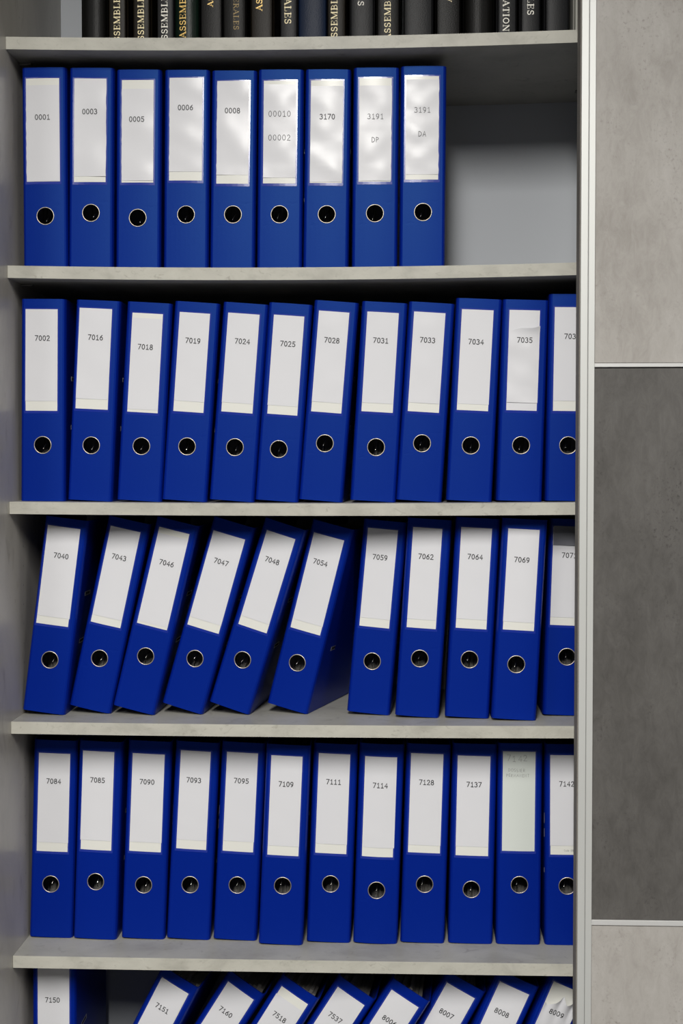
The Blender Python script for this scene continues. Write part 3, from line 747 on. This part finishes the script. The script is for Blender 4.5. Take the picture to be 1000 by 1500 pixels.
BOOKS = [
 (-519.6, -481.8, 'black', 10, None, 'plain black rounded book at the left end of the top shelf'),
 (-475.1, -448.5, 'brown', 2, ('ASSEMBLEES', 'up', zpx(67.5), xpx(171.5), 9.6, 'cream'), 'brown-black book, first with gold ASSEMBLEES title from the left'),
 (-435.2, -409.7, 'brown', 2, ('ASSEMBLEES', 'up', zpx(66.5), xpx(207), 9.6, 'cream'), 'brown-black book with cream ASSEMBLEES title, left of the grey one'),
 (-396.4, -370.6, 'grey', 2.5, ('ASSEMBLEES', 'up', zpx(65.5), xpx(242), 9.6, 'white'), 'charcoal book with white ASSEMBLEES title, left of the green book'),
 (-368.6, -330.1, 'green', 9, ('ASSEMBLEES', 'up', zpx(53.5), xpx(269), 9.8, 'gold'), 'dark green glossy book with gold ASSEMBLEES title'),
 (-325.7, -292.6, 'black', 2, ('ASSEMBLEES', 'up', zpx(8.0), xpx(310), 8.4, 'gold'), 'black book with high gold title, right of the green book'),
 (-289.5, -254.0, 'black', 3, ('GENERALES', 'down', zpx(42.5), xpx(348), 8.2, 'dull'), 'black book with faded dull gold title'),
 (-244.1, -211.1, 'brown', 2, ('ASSEMBLEES', 'up', zpx(15.0), xpx(382), 9.4, 'gold'), 'brown-black book with gold title, right of the faded title'),
 (-196.8, -171.6, 'grey', 2, ('GENERALES', 'down', zpx(35.0), xpx(424), 10.2, 'cream'), 'charcoal book with large cream GENERALES title beside the navy book'),
 (-168.0, -124.4, 'navy', 4, None, 'plain navy blue book on the top shelf'),
 (-121.1, -93.8, 'brown', 2, ('ASSEMBLEES', 'up', zpx(66.0), xpx(492), 9.8, 'cream'), 'brown-black book with cream title, right of the navy book'),
 (-83.9, -48.9, 'grey', 2.5, ('GENERALES', 'down', zpx(10.0), xpx(531), 9.4, 'white'), 'grainy charcoal leather book with white title ending high'),
 (-41.3, -7.5, 'black', 2, ('ASSEMBLEES', 'up', zpx(60.5), xpx(570), 9.6, 'cream'), 'black book with cream ASSEMBLEES title, right of the grainy leather book'),
 (1.8, 44.9, 'grey', 3, None, 'wide plain charcoal book near the middle of the top shelf'),
 (53.6, 89.4, 'black', 2, ('ASSEMBLEES', 'up', zpx(6.0), xpx(659.5), 8.6, 'cream'), 'black book with high cream title, right of the wide plain charcoal one'),
 (98.1, 143.0, 'black', 13, ('S', 'down', zpx(2.5), xpx(700.5), 5.5, 'gold'), 'black strongly rounded book with a small gold mark'),
 (151.3, 178.4, 'grey', 2, ('ASSOCIATION', 'down', zpx(50.0), xpx(742.5), 9.6, 'white'), 'charcoal book with white title ending in ATION'),
 (188.2, 216.3, 'grey', 2, ('GENERALES', 'down', zpx(27.0), xpx(778), 10.0, 'white'), 'charcoal book with white title ending in LES near the door'),
 (227.1, 261.7, 'grey', 3, None, 'plain charcoal book nearest the door on the top shelf'),
]
for i, bk in enumerate(BOOKS):
    gl = bk[0]-BOOKS[i-1][1] if i else 9; gr = BOOKS[i+1][0]-bk[1] if i+1 < len(BOOKS) else 9
    make_book(*bk, ex=max(0.3, min(2.6, min(gl, gr)/2-0.25)))
make_book(273.5, 282.0, 'pale', 1.0, None, 'thin pale grey booklet beside the door on the top shelf')

# ------------------------------------------------------------------ ceiling lights
M['diffuser'] = mat('lamp_diffuser', (0.9, 0.9, 0.9), 0.5)
db = M['diffuser'].node_tree.nodes['Principled BSDF']
db.inputs['Emission Color'].default_value = (1, 0.98, 0.95, 1); db.inputs['Emission Strength'].default_value = 3.0
for i, (lx, ly, lsx, lsy, lw) in enumerate(LAMPS):
    c = empty('ceiling_light', (lx, ly, 3.0), '%s long office light on the ceiling, out of view' % ('middle', 'added left fill as a', 'right')[i], 'light', 'ceiling lights')
    box('frame', -lsx*500-30, lsx*500+30, -lsy*500-30, lsy*500+30, -14, 0, M['rail'], c, bev=2)
    box('diffuser', -lsx*500, lsx*500, -lsy*500, lsy*500, -16, -14, M['diffuser'], c)
